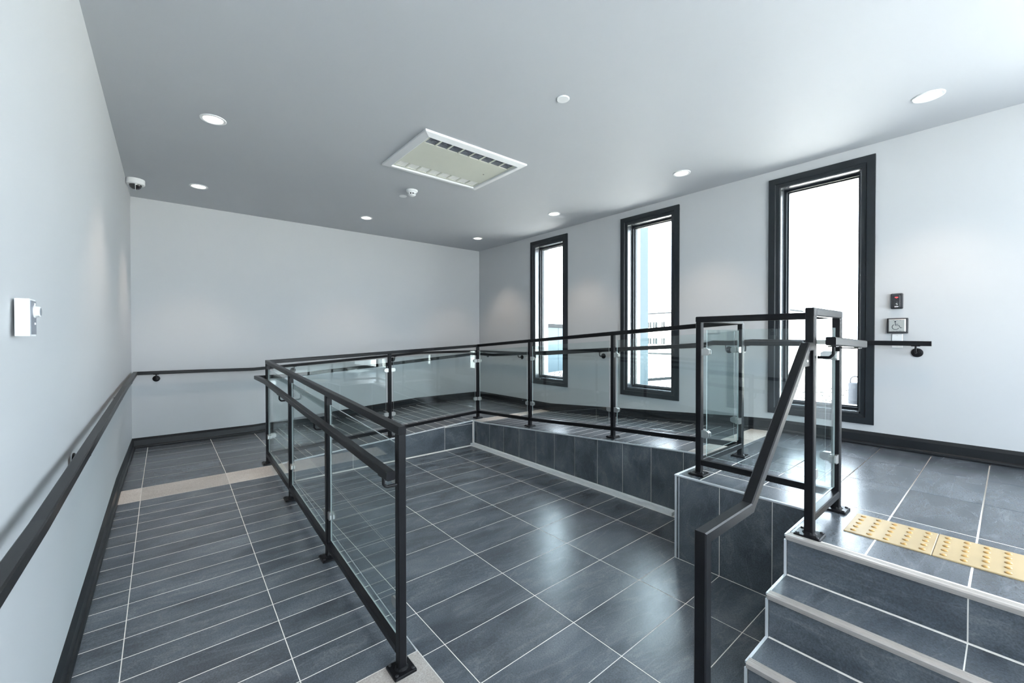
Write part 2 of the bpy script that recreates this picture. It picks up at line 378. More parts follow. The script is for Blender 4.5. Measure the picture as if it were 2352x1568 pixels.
b = MB(); b.prism([(0.002, YC + 0.002, 0.302), (0.445, YC + 0.002, 0.302), (0.445, YC + 0.002, kz(0.445))], (0, 0.01, 0)); b.build('kerb_tile', M['slate'], rb)

# landing in the far right corner
lr = slab('landing_floor', 'tiled landing in the far right corner with a pale strip', [(0.4585, -0.15, 0.343 - RAISE), (XR, -0.15, 0.343 - RAISE), (XR, YB, 0.343 - RAISE), (0.4585, YB, 0.343 - RAISE)], (0, 0, -0.4))
field(lr, (0, 0, 0.343), X, Y, [0.462, 1.06, 1.66, XR - 0.02], [-0.15, 0.05, 0.35, 0.65, 0.95, 1.25, 1.55, YB - 0.02], matf=lambda i, j: 'beige' if j == 0 else None)

# right ramp
dz = 0.556 - 0.343; nr = math.hypot(2.91, dz)
rr = slab('ramp_floor', 'right ramp of narrow dark tile courses rising along the windows',
          [(0.4585, -3.06, 0.556 - RAISE), (0.4585, -0.15, 0.343 - RAISE), (0.4585, -0.15, -0.05), (0.4585, -3.06, -0.05)], (XR - 0.4585, 0, 0))
field(rr, (0, -3.06, 0.556), X, (0, 2.91, -dz), [0.462, 1.06, 1.66, XR - 0.02], frange(0.0, nr, 0.1502), GAP=0.006)
RC = lambda y: lerp(RZ, y)
b = MB(); b.bar([(XC, YC, 0.339), (XC, -0.15, 0.339), (XC, -3.06, 0.552), (XC, -3.3, 0.562)], 0.014, 0.012, 0.002); b.build('edge_trim', M['trim'], rr)
b = MB(); b.box((XC + 0.004, YC - 0.006, 0.17), (0.006, 0.006, 0.33)); b.box((XC, YC - 0.024, 0.17), (0.004, 0.004, 0.33)); b.build('corner_trim', M['trim'], rr)
cy = [0.02] + [-0.047 - 0.298 * k for k in range(0, 11)] + [-3.30]
cy = [y for y in cy if y > -3.30] + [-3.305]
for a, c in zip(cy, cy[1:]):
    a -= GAP / 2; c += GAP / 2; b = MB()
    b.prism([(XC + 0.002, a, 0.0), (XC + 0.002, c, 0.0), (XC + 0.002, c, RC(c) - 0.012), (XC + 0.002, a, RC(a) - 0.012)], (0.01, 0, 0))
    b.build('kerb_tile', M['slate'], rr)
b = MB(); b.box((XC - 0.026, -1.455, 0.015), (0.044, 3.0, 0.03)); b.box((XC - 0.003, -1.455, 0.032), (0.01, 3.0, 0.012)); b.build('base_trim', M['white'], rr)

# upper landing
ul = slab('landing_floor', 'upper landing of large dark tiles at the top of the stairs',
          [(0.4585, -3.06, ZT - 0.012), (XR, -3.06, ZT - 0.012), (XR, YREAR, ZT - RAISE), (-0.59, YREAR, ZT - RAISE), (-0.59, -4.095, ZT - RAISE), (-0.1786, -4.095, ZT - RAISE), (-0.1786, -3.3114, ZT - RAISE), (0.4585, -3.3114, ZT - RAISE)], (0, 0, -0.62))
field(ul, (0, -3.06, 0.556), X, (0, -0.23, 0.011), [], [])
def down(parent, x0, xs_, ys_, matf=None): field(parent, (0, 0, ZT), X, Y, xs_, ys_, matf=matf, GAP=0.0065)
tile_y = [-6.17, -5.87, -5.57, -5.27, -4.97, -4.67, -4.37, -4.07]
down(ul, 0, [0.05, 0.645, 1.24, XR - 0.02], tile_y + [-3.77, -3.47, -3.318])
down(ul, 0, [-0.172, 0.05], [-4.095, -4.07, -3.77, -3.47, -3.318])
down(ul, 0, [-0.563, -0.545, 0.05], tile_y[:-1] + [-4.09])
down(ul, 0, [0.462, 0.645, 1.24, XR - 0.02], [-3.318, -3.29])
for a, c in ((0.462, 0.645), (0.645, 1.24), (1.24, XR - 0.02)):
    U2 = X; V2 = Vector((0, 0.2295, -0.011)).normalized()
    tile(ul, Vector((a + GAP / 2, -3.29, ZT)), U2, V2, c - a - GAP, 0.227, 'beige', 'strip_tile')
# plinth faces of the landing: the side towards the room and the side towards the right kerb
for a, c in ((-3.315, -3.60), (-3.60, -3.895), (-3.895, -4.09)):
    a -= GAP / 2; c += GAP / 2; b = MB(); b.prism([(-0.18, a, 0.003), (-0.18, c, 0.003), (-0.18, c, ZT - 0.012), (-0.18, a, ZT - 0.012)], (0.008, 0, 0)); b.build('plinth_tile', M['slate'], ul)
b = MB(); b.prism([(-0.175, -3.31, 0.003), (0.45, -3.31, 0.003), (0.45, -3.31, ZT - 0.012), (-0.175, -3.31, ZT - 0.012)], (0, -0.008, 0)); b.build('plinth_tile', M['slate'], ul)
b = MB(); b.bar([(0.455, -3.312, ZT - 0.003), (-0.178, -3.312, ZT - 0.003), (-0.178, -4.088, ZT - 0.003)], 0.018, 0.010, 0.002)
b.box((-0.180, -3.310, 0.28), (0.010, 0.010, 0.56)); b.box((-0.182, -3.334, 0.28), (0.004, 0.004, 0.55)); b.build('edge_trim', M['trim'], ul)

# stairs
st = thing('staircase', (-0.8, -5.0, 0.0), 'dark tiled stairs with metal nosings at lower right of the railings', 'stairs', kind='structure')
NX = [-0.595, -0.825, -1.047]; NZ = [ZT, 0.379, 0.190]; YS0, YS1 = -4.09, -6.3
b = MB()
b.prism([(-0.58, YS0, -0.1), (-0.58, YS0, NZ[1] - RAISE), (NX[1] + RAISE, YS0, NZ[1] - RAISE), (NX[1] + RAISE, YS0, NZ[2] - RAISE), (NX[2] + RAISE, YS0, NZ[2] - RAISE), (NX[2] + RAISE, YS0, -0.1)], (0, YS1 - YS0, 0))
b.build('core', M['grout'], st)
jt = [YS1, -5.87, -5.27, -4.67, YS0]
for i in range(3):
    zb = NZ[i + 1] if i < 2 else 0.0
    field(st, (NX[i], 0, zb), -Y, Z, [-y for y in reversed(jt)], [0.003, NZ[i] - zb - 0.020], name='riser_tile')
    if i: field(st, (0, 0, NZ[i]), X, Y, [NX[i] + 0.032, NX[i - 1] - 0.002], jt, name='tread_tile')
    b = MB(); x, z = NX[i], NZ[i]
    prof = [(x - 0.009, z - 0.019), (x - 0.010, z - 0.010), (x - 0.010, z - 0.001), (x - 0.004, z + 0.004), (x + 0.006, z + 0.005), (x + 0.008, z + 0.0035), (x + 0.012, z + 0.0035), (x + 0.014, z + 0.005),
            (x + 0.018, z + 0.005), (x + 0.020, z + 0.0035), (x + 0.023, z + 0.0035), (x + 0.025, z + 0.005), (x + 0.031, z + 0.004), (x + 0.031, z - 0.004), (x + 0.004, z - 0.006), (x + 0.002, z - 0.019)]
    b.prism([(u, YS0, v) for u, v in prof], (0, YS1 - YS0, 0)); b.build('nosing', M['nosing'], st)
    b = MB(); b.box((NX[i] - 0.003, YS0 + 0.002, (zb + NZ[i]) / 2 - 0.01), (0.010, 0.010, NZ[i] - zb - 0.02))
    xe = NX[i - 1] if i else -0.185
    b.box(((NX[i] + xe) / 2, YS0 + 0.002, NZ[i] - 0.002), (xe - NX[i], 0.010, 0.010)); b.build('edge_trim', M['trim'], st)
b = MB()
b.prism([(-0.185, YS0 + 0.003, 0), (-0.185, YS0 + 0.003, ZT - 0.01), (NX[0], YS0 + 0.003, ZT - 0.01), (NX[0], YS0 + 0.003, NZ[1] - 0.01), (NX[1], YS0 + 0.003, NZ[1] - 0.01), (NX[1], YS0 + 0.003, NZ[2] - 0.01), (NX[2], YS0 + 0.003, NZ[2] - 0.01), (NX[2], YS0 + 0.003, 0)], (0, -0.008, 0))
b.build('side_tile', M['slate'], st)
b = MB(); b.box((NX[0] + 0.022, (YS0 + YREAR) / 2, ZT / 2), (0.044 - 2 * RAISE, YS0 - YREAR, ZT - 0.03)); b.build('core', M['grout'], st)

# ------------------------------------------------------------------ baseboards
def baseboard(name, label, path, nrm):
    """path: (wall point x, y, floor z); profile leans on the wall, nrm points into the room"""
    nrm = Vector(nrm); prof = [(0, 0), (0.030, 0), (0.032, 0.012), (0.028, 0.024), (0.018, 0.030), (0.017, 0.092), (0.004, 0.118), (0, 0.118)]
    b = MB(); b.loops([[Vector(p) + nrm * d + Z * h for d, h in prof] for p in path])
    return tag(b.build(name, M['base']), label, 'baseboard', kind='structure')
baseboard('baseboard_left', 'charcoal baseboard climbing with the left ramp', [(xl_bot(y) + 0.001, y, lerp(LZ, y)) for y in (-7.9, -2.95, 0.02, YB)], (1, 0, 0))
baseboard('baseboard_back', 'charcoal baseboard along the far wall', [(x, YB, lerp(BZ, x)) for x in (-3.15, -1.92, 0.46, XR)], (0, -1, 0))
baseboard('baseboard_right', 'charcoal baseboard below the windows on the right wall', [(XR, y, lerp(RZ, y)) for y in (YB, -0.15, -3.06, -3.29, -7.9)], (-1, 0, 0))

# ------------------------------------------------------------------ windows
def window(n, yc, label):
    wd = thing('window_%d' % n, (XR, yc, 0.745), label, 'window', kind='structure')
    OY, OZ0, OZ1 = 0.405, 0.745, 3.045; IY = 0.315
    lv = [(0.0, OY, OZ0, OZ1, 0), (0.020, OY, OZ0, OZ1, 0), (0.020, OY - 0.055, OZ0 + 0.055, OZ1 - 0.055, 0), (0.012, OY - 0.062, OZ0 + 0.060, OZ1 - 0.060, 0), (0.010, IY, WZ0, WZ1, 0), (0.0, IY, WZ0, WZ1, 0)]
    def ring(k):
        d, a, z0, z1, _ = lv[k]; x = XR - d
        return [Vector((x, yc - a, z0)), Vector((x, yc + a, z0)), Vector((x, yc + a, z1)), Vector((x, yc - a, z1))]
    R_ = [ring(k) for k in range(len(lv))]
    for i in range(4):
        j = (i + 1) % 4; b = MB(); b.loops([[r[i] for r in R_], [r[j] for r in R_]]); b.build('casing', M['casing'], wd)
    b = MB(); JX0, JX1 = XR - 0.004, XR + 0.28
    for s in (-1, 1): b.box(((JX0 + JX1) / 2, yc + s * (IY - 0.006), (WZ0 + WZ1) / 2), (JX1 - JX0, 0.012, WZ1 - WZ0))
    b.box(((JX0 + JX1) / 2, yc, WZ1 - 0.006), (JX1 - JX0, 2 * IY, 0.012)); b.build('jamb', M['jamb'], wd)
    b = MB(); b.box(((JX0 + JX1) / 2, yc, WZ0 + 0.008), (JX1 - JX0, 2 * IY, 0.016)); b.build('sill', M['jamb'], wd)
    b = MB(); SX = XR + 0.115
    def fr(xc, dx, y_in, y_out, z0, z1, t):
        for s in (-1, 1): b.box((xc, yc + s * (y_out + y_in) / 2, (z0 + z1) / 2), (dx, y_out - y_in, z1 - z0))
        b.box((xc, yc, z0 + t / 2), (dx, 2 * y_in, t)); b.box((xc, yc, z1 - t / 2), (dx, 2 * y_in, t))
    fr(SX, 0.05, IY - 0.034, IY - 0.012, WZ0 + 0.016, WZ1 - 0.012, 0.022); fr(SX + 0.024, 0.04, IY - 0.046, IY - 0.034, WZ0 + 0.038, WZ1 - 0.034, 0.010)
    b.build('sash', M['casing'], wd)
    b = MB(); b.box((SX + 0.03, yc, (WZ0 + WZ1) / 2), (0.006, 2 * IY - 0.07, WZ1 - WZ0 - 0.08)); b.build('pane', M['pane'], wd)
    return wd
window(1, WIN[0][0], 'narrowest looking tall window, farthest along the right wall')
window(2, WIN[1][0], 'middle tall window of the three on the right wall')
window(3, WIN[2][0], 'largest looking tall window, beside the accessibility button')

# ------------------------------------------------------------------ guard railings
PW = 0.038
def plate_and_post(root, x, y, z, zt, sx=0.105, sy=0.105):
    b = MB(); b.box((x, y, (z + zt) / 2), (PW, PW, zt - z), ch=0.004)
    po = b.build('post', M['black'], root)
    b = MB(); b.box((x, y, z + 0.006), (sx, sy, 0.012), ch=0.004); b.lathe((x, y, z + 0.011), Z, [(0.032, 0), (0.026, 0.006), (0.022, 0.010)], 12)
    b.build('base_plate', M['black'], po)
    for a in (-1, 1):
        for c in (-1, 1):
            b = MB(); b.lathe((x + a * (sx / 2 - 0.014), y + c * (sy / 2 - 0.014), z + 0.012), Z, [(0.008, 0), (0.008, 0.003), (0.005, 0.006)], 8); b.build('bolt', M['bolt'], po)
    return po
def glass_panel(root, p0, p1, zb0, zb1, zt0, zt1):
    """upright pane between two ground points, bottom and top edges may slope"""
    p0 = Vector((p0[0], p0[1], 0)); p1 = Vector((p1[0], p1[1], 0)); d = (p1 - p0).normalized(); n = Vector((-d.y, d.x, 0)) * 0.0035
    q = [p0 + Z * zb0, p1 + Z * zb1, p1 + Z * zt1, p0 + Z * zt0]
    b = MB(); vs = [v - n for v in q] + [v + n for v in q]
    b.add(vs, [(3, 2, 1, 0), (4, 5, 6, 7)], 0); b.add(vs, [(0, 1, 5, 4), (1, 2, 6, 5), (2, 3, 7, 6), (3, 0, 4, 7)], 1)
    return b.build('glass_panel', [M['glass'], M['edge']], root, fix=False)
def clamp(root, at, d):
    """D-shaped clamp reaching from a post face along d over the glass edge, split into two cheeks"""
    at = Vector(at); d = Vector(d).normalized(); n = Vector((-d.y, d.x, 0)); L, H, T = 0.052, 0.046, 0.026
    b = MB()
    for s in (-1, 1):
        o = at + n * (s * 0.0095)
        pts = []
        for a, h in ((0, -H / 2), (L * 0.72, -H / 2), (L, -H / 2 + 0.010), (L, H / 2 - 0.010), (L * 0.72, H / 2), (0, H / 2)): pts.append(o - n * (s * 0.004) + d * a + Z * h)
        b.prism(pts, n * (s * 0.009))
    b.box(at + d * 0.010, (0.020, T * 0.5, H * 0.9), (d, n, Z))
    return b.build('glass_clamp', M['steel'], root)
def run(root, A, B_, za, zb, ta, tb, sides=(1, 1), inset=0.0):
    """one bay between posts at A and B (ground z za, zb; top of top rail ta, tb)"""
    A = Vector((A[0], A[1], 0)); B_ = Vector((B_[0], B_[1], 0)); d = (B_ - A).normalized(); L = (B_ - A).length
    f = lambda s: (za + (zb - za) * s / L, ta + (tb - ta) * s / L)
    h = PW / 2
    (z0, t0), (z1, t1) = f(h), f(L - h)
    b = MB(); b.bar([A + d * h + Z * (z0 + 0.088), B_ - d * h + Z * (z1 + 0.088)], PW, PW); b.build('bottom_rail', M['black'], root)
    g = 0.030
    (a0, a1), (c0, c1) = f(h + g), f(L - h - g)
    glass_panel(root, A + d * (h + g), B_ - d * (h + g), a0 + 0.135, c0 + 0.135, a1 - 0.088, c1 - 0.088)
    for fr_ in (0.245, 0.76):
        clamp(root, A + d * h + Z * (z0 + (t0 - z0) * fr_ + 0.02), d)
        clamp(root, B_ - d * h + Z * (z1 + (t1 - z1) * fr_ + 0.02), -d)
def guard(label, posts, loc, toprail, own):
    root = thing('guard_railing', loc, label, 'railing')
    for i, (x, y, z, t) in enumerate(posts):
        if own[i]: plate_and_post(root, x, y, z, t - PW * 0.9)
    for (x0, y0, z0, t0), (x1, y1, z1, t1) in zip(posts, posts[1:]): run(root, (x0, y0), (x1, y1), z0, z1, t0, t1)
    b = MB(); b.bar([(x, y, z - PW / 2) for x, y, z in toprail], PW, PW); b.build('top_rail', M['black'], root, smooth=False)
    return root
AX = -2.03
za = lambda y: lerp(LZ, y)
pA = [(AX, -3.008, 0.0, 1.105), (AX, -1.935, za(-1.935), 1.161), (AX, -0.895, za(-0.895), 1.215), (AX, 0.115, 0.21, 1.268)]
gA = guard('black glass guard railing climbing the left ramp, nearest the camera', pA, (AX, -3.0, 0), [(AX, -3.027, 1.104), (AX, 0.134, 1.269)], (1, 1, 1, 1))
bz = lambda x: lerp(BZ, x)
pB = [(AX, 0.115, 0.21, 1.268), (-0.72, 0.125, bz(-0.72), 1.331), (0.608, 0.135, 0.343, 1.394)]
gB = guard('black glass guard railing along the middle ramp, parallel to the far wall', pB, (-0.7, 0.12, 0.21), [(AX + 0.0195, 0.115, 1.269), (0.5885, 0.135, 1.394)], (0, 1, 1))
CX = 0.608
pC = [(CX, 0.135, 0.343, 1.394), (CX, -0.975, RC(-0.975), 1.472), (CX, -2.21, RC(-2.21), 1.553), (CX, -3.413, ZT, 1.634)]
gC = guard('black glass guard railing climbing the right ramp in front of the windows', pC, (CX, -1.6, 0.4), [(CX, 0.154, 1.395), (CX, -3.3935, 1.633)], (0, 1, 1, 0))
PD = [(CX, -3.413, ZT, 1.636), (-0.06, -3.413, ZT, 1.636), (-0.06, -4.163, ZT, 1.636), (-0.518, -4.163, ZT, 1.636)]
gD = guard('short black glass railing boxing the corner of the upper landing', PD, (0, -3.8, ZT), [(x, y, t) for x, y, _, t in PD[:3]] + [(-0.499, -4.163, 1.636)], (1, 1, 1, 1))
b = MB(); b.box((-0.518, -4.163, 1.616), (PW, PW, 0.041), ch=0.003); b.build('post_cap', M['black'], gD)

# ------------------------------------------------------------------ handrails
def bracket(root, wall, nrm, railc, flange=True):
    """round rose on a wall or post, rod bent up under the rail"""
    wall = Vector(wall); nrm = Vector(nrm); railc = Vector(railc)
    elbow = Vector((railc.x, railc.y, wall.z)); pts = [wall + nrm * 0.004]
    base = elbow - nrm * 0.018; pts.append(base)
    for t in (0.35, 0.7): pts.append(base.lerp(elbow, t * 0.75) + Z * (0.018 * t * t * 0.6))
    pts.append(elbow + Z * 0.016); pts.append(Vector((railc.x, railc.y, railc.z - PW / 2)))
    b = MB(); b.tube(pts, 0.0065, 8); br = b.build('bracket', M['black'], root, smooth=True)
    if flange:
        b = MB(); b.lathe(wall, nrm, [(0.036, 0.0), (0.036, 0.006), (0.030, 0.009), (0.014, 0.011), (0.012, 0.018)], 20); b.build('flange', M['black'], br, smooth=True)
    b = MB(); b.box(Vector((railc.x, railc.y, railc.z - PW / 2 - 0.002)), (0.03 if abs(nrm.y) < .5 else 0.05, 0.05 if abs(nrm.y) < .5 else 0.03, 0.005))
    b.build('saddle', M['black'], br)
    return br
hw = thing('handrail', (-3.1, 1.6, 0.21), 'long black handrail fixed to the walls around the ramps', 'handrail')
lx_ = lambda y: -3.119 + (y + 3.0) * 0.0042
ylz = [(-4.2, 0.985), (-3.0, 0.985), (0.12, 1.083), (1.69, 1.108)]
LP = [(lx_(y), y, z - PW / 2) for y, z in ylz]
RP = [(1.71, 1.69, 1.253), (1.71, -0.12, 1.253), (1.71, -3.1, 1.474), (1.71, -4.368, 1.463)]
BP = [(LP[-1][0], 1.69, 1.108), (-1.93, 1.69, 1.098), (0.50, 1.69, 1.253), (1.71, 1.69, 1.253)]
b = MB(); b.bar(LP + [(LP[-1][0] + 0.6, 1.69, 1.105 - PW / 2)], PW, PW); b.build('rail', M['black'], hw)
b = MB(); b.bar([(LP[-1][0] + 0.6, 1.69, 1.105 - PW / 2)] + [(x, y, z - PW / 2) for x, y, z in BP[1:3]] + [(1.2, 1.69, 1.253 - PW / 2)], PW, PW); b.build('rail', M['black'], hw)
b = MB(); b.bar([(1.2, 1.69, 1.253 - PW / 2)] + [(x, y, z - PW / 2) for x, y, z in RP], PW, PW); b.build('rail', M['black'], hw)
zl = [(p[1], p[2]) for p in LP]
for y in (-3.5, -2.0, -0.2, 1.05):
    r = lerp(zl, y); bracket(hw, (xl_bot(y) + (xl_top(y) - xl_bot(y)) * 0.37 + 0.001, y, r - 0.062), (1, 0, 0), (lx_(y), y, r))
zb_ = [(x, z - PW / 2) for x, y, z in BP]
for x in (-2.917, -1.44, 0.05):
    r = lerp(zb_, x); bracket(hw, (x, YB, r - 0.075), (0, -1, 0), (x, 1.69, r))
zr_ = sorted((y, z - PW / 2) for x, y, z in RP)
for y in (1.50, 0.53, -1.17, -2.83, -4.28):
    r = lerp(zr_, y); bracket(hw, (XR, y, r - 0.075), (-1, 0, 0), (1.71, y, r))

hi = thing('handrail', (-2.12, -1.4, 0.1), 'black inner handrail bracketed to the glass guard railings of all ramps', 'handrail')
HX = -2.115
I1 = [(HX, -3.10, 0.938), (HX, -0.30, 1.105), (HX, 0.215, 1.108), (-1.85, 0.215, 1.108)]
I2 = [(-1.85, 0.215, 1.108), (-1.75, 0.215, 1.112), (0.50, 0.215, 1.268)]
I3 = [(0.50, 0.215, 1.268), (0.70, 0.215, 1.275), (0.70, -0.12, 1.270), (0.70, -3.08, 1.446), (0.70, -3.16, 1.468), (0.70, -3.80, 1.470)]
for P_ in (I1, I2, I3):
    b = MB(); b.bar([(x, y, z - PW / 2) for x, y, z in P_], PW, PW); b.build('rail', M['black'], hi)
zi = [(y, z - PW / 2) for x, y, z in I1[:3]]
for y in (-3.02, -1.935, -0.895): r = lerp(zi, y); bracket(hi, (AX - PW / 2, y, r - 0.075), (-1, 0, 0), (HX, y, r), False)
zi = [(x, z - PW / 2) for x, y, z in I2]
for x in (-0.72,): r = lerp(zi, x); bracket(hi, (x, 0.125 + PW / 2, r - 0.07), (0, 1, 0), (x, 0.215, r), False)
zi = sorted((y, z - PW / 2) for x, y, z in I3[2:])
for y in (-0.975, -2.21, -3.413): r = lerp(zi, y); bracket(hi, (CX + PW / 2, y, r - 0.07), (1, 0, 0), (0.70, y, r), False)

hs = thing('handrail', (-1.55, -4.163, 0), 'black stair handrail sloping down to a floor post beside the steps', 'handrail')
YR = -4.163
SP = [(-0.5375, YR, 1.455), (-0.600, YR, 1.455), (-1.240, YR, 0.892), (-1.578, YR, 0.892), (-1.578, YR, 0.0)]
# the sloping run, the level run and the floor post are one bent tube in the plane y = YR
def flat_tube(m, pts, w, ch=0.004):
    """square tube bent in the xz plane"""
    pts = [Vector(p) for p in pts]; D = [(pts[i + 1] - pts[i]).normalized() for i in range(len(pts) - 1)]; rings = []
    h = w / 2
    prof = [(-h + ch, -h), (h - ch, -h), (h, -h + ch), (h, h - ch), (h - ch, h), (-h + ch, h), (-h, h - ch), (-h, -h + ch)]
    for i, p in enumerate(pts):
        seg = D[min(i, len(D) - 1)]; n = Vector((-seg.z, 0, seg.x))
        ring = [p + Y * a + n * c for a, c in prof]
        if 0 < i < len(pts) - 1:
            pl = (D[i - 1] + D[i]).normalized(); ring = [q - seg * ((q - p).dot(pl) / seg.dot(pl)) for q in ring]
        rings.append(ring)
    m.loops(rings)
b = MB(); flat_tube(b, SP, PW); b.build('rail', M['black'], hs)
b = MB(); b.box((-1.578, YR, 0.006), (0.105, 0.105, 0.012), ch=0.004); b.build('base_plate', M['black'], hs)
b = MB(); b.prism([(-0.5375, YR - 0.004, 1.435), (-0.595, YR - 0.004, 1.432), (-0.640, YR - 0.004, 1.385), (-0.640, YR - 0.004, 1.365), (-0.5375, YR - 0.004, 1.365)], (0, 0.008, 0)); gus = b.build('gusset', M['black'], hs)
b = MB(); b.lathe((-0.590, YR - 0.004, 1.39), (0, -1, 0), [(0.007, 0), (0.007, 0.003), (0.003, 0.006)], 10); b.build('bolt', M['steel'], gus)

he = thing('handrail', (-0.2, -4.25, ZT), 'short black handrail stub on the landing beside the stair top', 'handrail')
b = MB(); b.bar([(-0.545, -4.245, 1.481), (0.083, -4.245, 1.459)], PW, PW); b.build('rail', M['black'], he)
bracket(he, (-0.500, -4.163 - PW / 2, 1.405), (0, -1, 0), (-0.500, -4.245, 1.478), False)
b = MB(); b.box((-0.06, -4.245, 1.441), (0.09, 0.03, 0.006)); b.box((-0.06, -4.207, 1.441), (0.03, 0.049, 0.006)); b.build('bracket', M['black'], he)

# ------------------------------------------------------------------ ceiling fittings
lights = [(-2.545, -0.92, 'lit round downlight above the left ramp, nearer the camera'),
          (-2.54, 0.88, 'lit round downlight near the dome camera corner'),
          (-0.70, 0.91, 'lit round downlight above the middle of the far wall'),
          (1.165, 0.92, 'smallest lit downlight in the far right ceiling corner'),
          (1.15, -0.86, 'lit downlight on the ceiling by the farthest tall window'),
          (1.145, -2.64, 'lit downlight on the ceiling by the middle tall window'),
          (1.165, -4.39, 'largest looking lit downlight above the wall by the nearest window')]
for x, y, lab in lights:
    t = thing('downlight', (x, y, ZC), lab, 'downlight', 'round recessed ceiling downlights')
    b = MB(); pr = [(0.083, 0.0), (0.083, 0.004), (0.078, 0.007), (0.066, 0.006), (0.060, -0.0005)]
    n = 32; rings = [[Vector((x + r * math.cos(2 * math.pi * k / n), y + r * math.sin(2 * math.pi * k / n), ZC - h)) for k in range(n)] for r, h in pr]
    b.loops(rings, cap=False); b.build('trim_ring', M['plast'], t, smooth=True)
    b = MB(); b.lathe((x, y, ZC), (0, 0, -1), [(0.062, 0.0), (0.062, 0.002)], 32); b.build('lens', M['lens'], t)
    lo = lamp('lamp', 'SPOT', (x, y, ZC - 0.02), (0, 0, 0), 34, (1.0, 0.78, 0.60), spot_size=math.radians(86), spot_blend=0.6, shadow_soft_size=0.05)
    attach(lo, t)
for y, lab in ((-2.78, 'flat white disc cover alone on the ceiling near the camera'), (-0.24, 'flat white disc cover beside the smoke detector')):
    x = -0.725 if y < -1 else -0.705
    b = MB(); b.lathe((x, y, ZC), (0, 0, -1), [(0.044, 0), (0.044, 0.004), (0.041, 0.007), (0.0, 0.0075)], 28)
    tag(b.build('sprinkler_cover', M['plast'], smooth=True), lab, 'sprinkler cover', 'ceiling disc covers')
sd = thing('smoke_detector', (-0.707, -0.47, ZC), 'white smoke detector hanging from the ceiling beside a flat disc', 'smoke detector')
b = MB(); b.lathe((-0.707, -0.47, ZC), (0, 0, -1), [(0.064, 0), (0.064, 0.010), (0.056, 0.018), (0.046, 0.022), (0.043, 0.034)], 28); b.build('body', M['plast'], sd, smooth=True)
b = MB(); b.lathe((-0.707, -0.47, ZC - 0.048), (0, 0, -1), [(0.042, 0), (0.038, 0.008), (0.026, 0.015), (0.0, 0.018)], 28)
for k in range(8):
    a = 2 * math.pi * k / 8 + 0.3; b.box((-0.707 + 0.038 * math.cos(a), -0.47 + 0.038 * math.sin(a), ZC - 0.041), (0.008, 0.008, 0.016))
b.build('cap', M['plast'], sd, smooth=True)
b = MB(); b.lathe((-0.707, -0.47, ZC - 0.033), (0, 0, -1), [(0.036, 0), (0.036, 0.016)], 24); b.build('chamber', M['dark'], sd)
sc = thing('security_camera', (-3.055, 1.05, ZC), 'white dome security camera in the far left ceiling corner', 'security camera')
b = MB(); b.lathe((-3.055, 1.05, ZC), (0, 0, -1), [(0.074, 0), (0.076, 0.004), (0.076, 0.050), (0.070, 0.056), (0.056, 0.057)], 32); b.build('housing', M['plast'], sc, smooth=True)
b = MB(); b.lathe((-3.055, 1.05, ZC - 0.055), (0, 0, -1), [(0.052, 0), (0.050, 0.014), (0.042, 0.030), (0.026, 0.043), (0.0, 0.048)], 32); b.build('dome', M['dome'], sc, smooth=True)
b = MB(); n = 28
b.tube([(-3.055 + 0.0 * k, 1.05 + 0.053 * math.sin(t), ZC - 0.055 - 0.050 * math.cos(t)) for k, t in [(k, -1.5 + 3.0 * k / n) for k in range(n + 1)]], 0.0025, 6); b.build('dome_rim', M['plast'], sc, smooth=True)

# ceiling cassette
ac = thing('ceiling_cassette', (-0.72, -1.385, ZC), 'rectangular white ceiling air unit with two rows of grilles', 'air conditioner')
x0, x1, y0, y1 = -1.255, -0.190, -1.815, -0.955
b = MB()
def rect(g, z): return [Vector((x0 + g, y0 + g, z)), Vector((x1 - g, y0 + g, z)), Vector((x1 - g, y1 - g, z)), Vector((x0 + g, y1 - g, z))]
b.loops([rect(0, ZC + 0.001), rect(0, ZC - 0.012), rect(0.004, ZC - 0.016), rect(0.060, ZC - 0.028), rect(0.066, ZC - 0.026), rect(0.068, ZC + 0.001)], cap=False)
b.build('frame', M['plast'], ac)
ix0, ix1, iy0, iy1 = x0 + 0.072, x1 - 0.072, y0 + 0.076, y1 - 0.076; zi_ = ZC - 0.014
rows_ = ((iy0 + 0.012, iy0 + 0.118), (iy1 - 0.128, iy1 - 0.022)); cw = (ix1 - ix0 - 0.02) / 8
b = MB()
yy = [iy0, rows_[0][0], rows_[0][1], rows_[1][0], rows_[1][1], iy1]
for k in (0, 2, 4): b.box(((ix0 + ix1) / 2, (yy[k] + yy[k + 1]) / 2, zi_ + 0.004), (ix1 - ix0, yy[k + 1] - yy[k], 0.008))
for rw in rows_:
    for k in range(9):
        xc = ix0 + 0.01 + cw * k; b.box((xc, (rw[0] + rw[1]) / 2, zi_ + 0.004), (0.016 if 0 < k < 8 else 0.02, rw[1] - rw[0], 0.008))
b.build('panel', M['cream'], ac)
b = MB(); b.box(((ix0 + ix1) / 2, (iy0 + iy1) / 2, ZC - 0.001), (ix1 - ix0, iy1 - iy0, 0.002)); b.build('backing', M['dark'], ac)
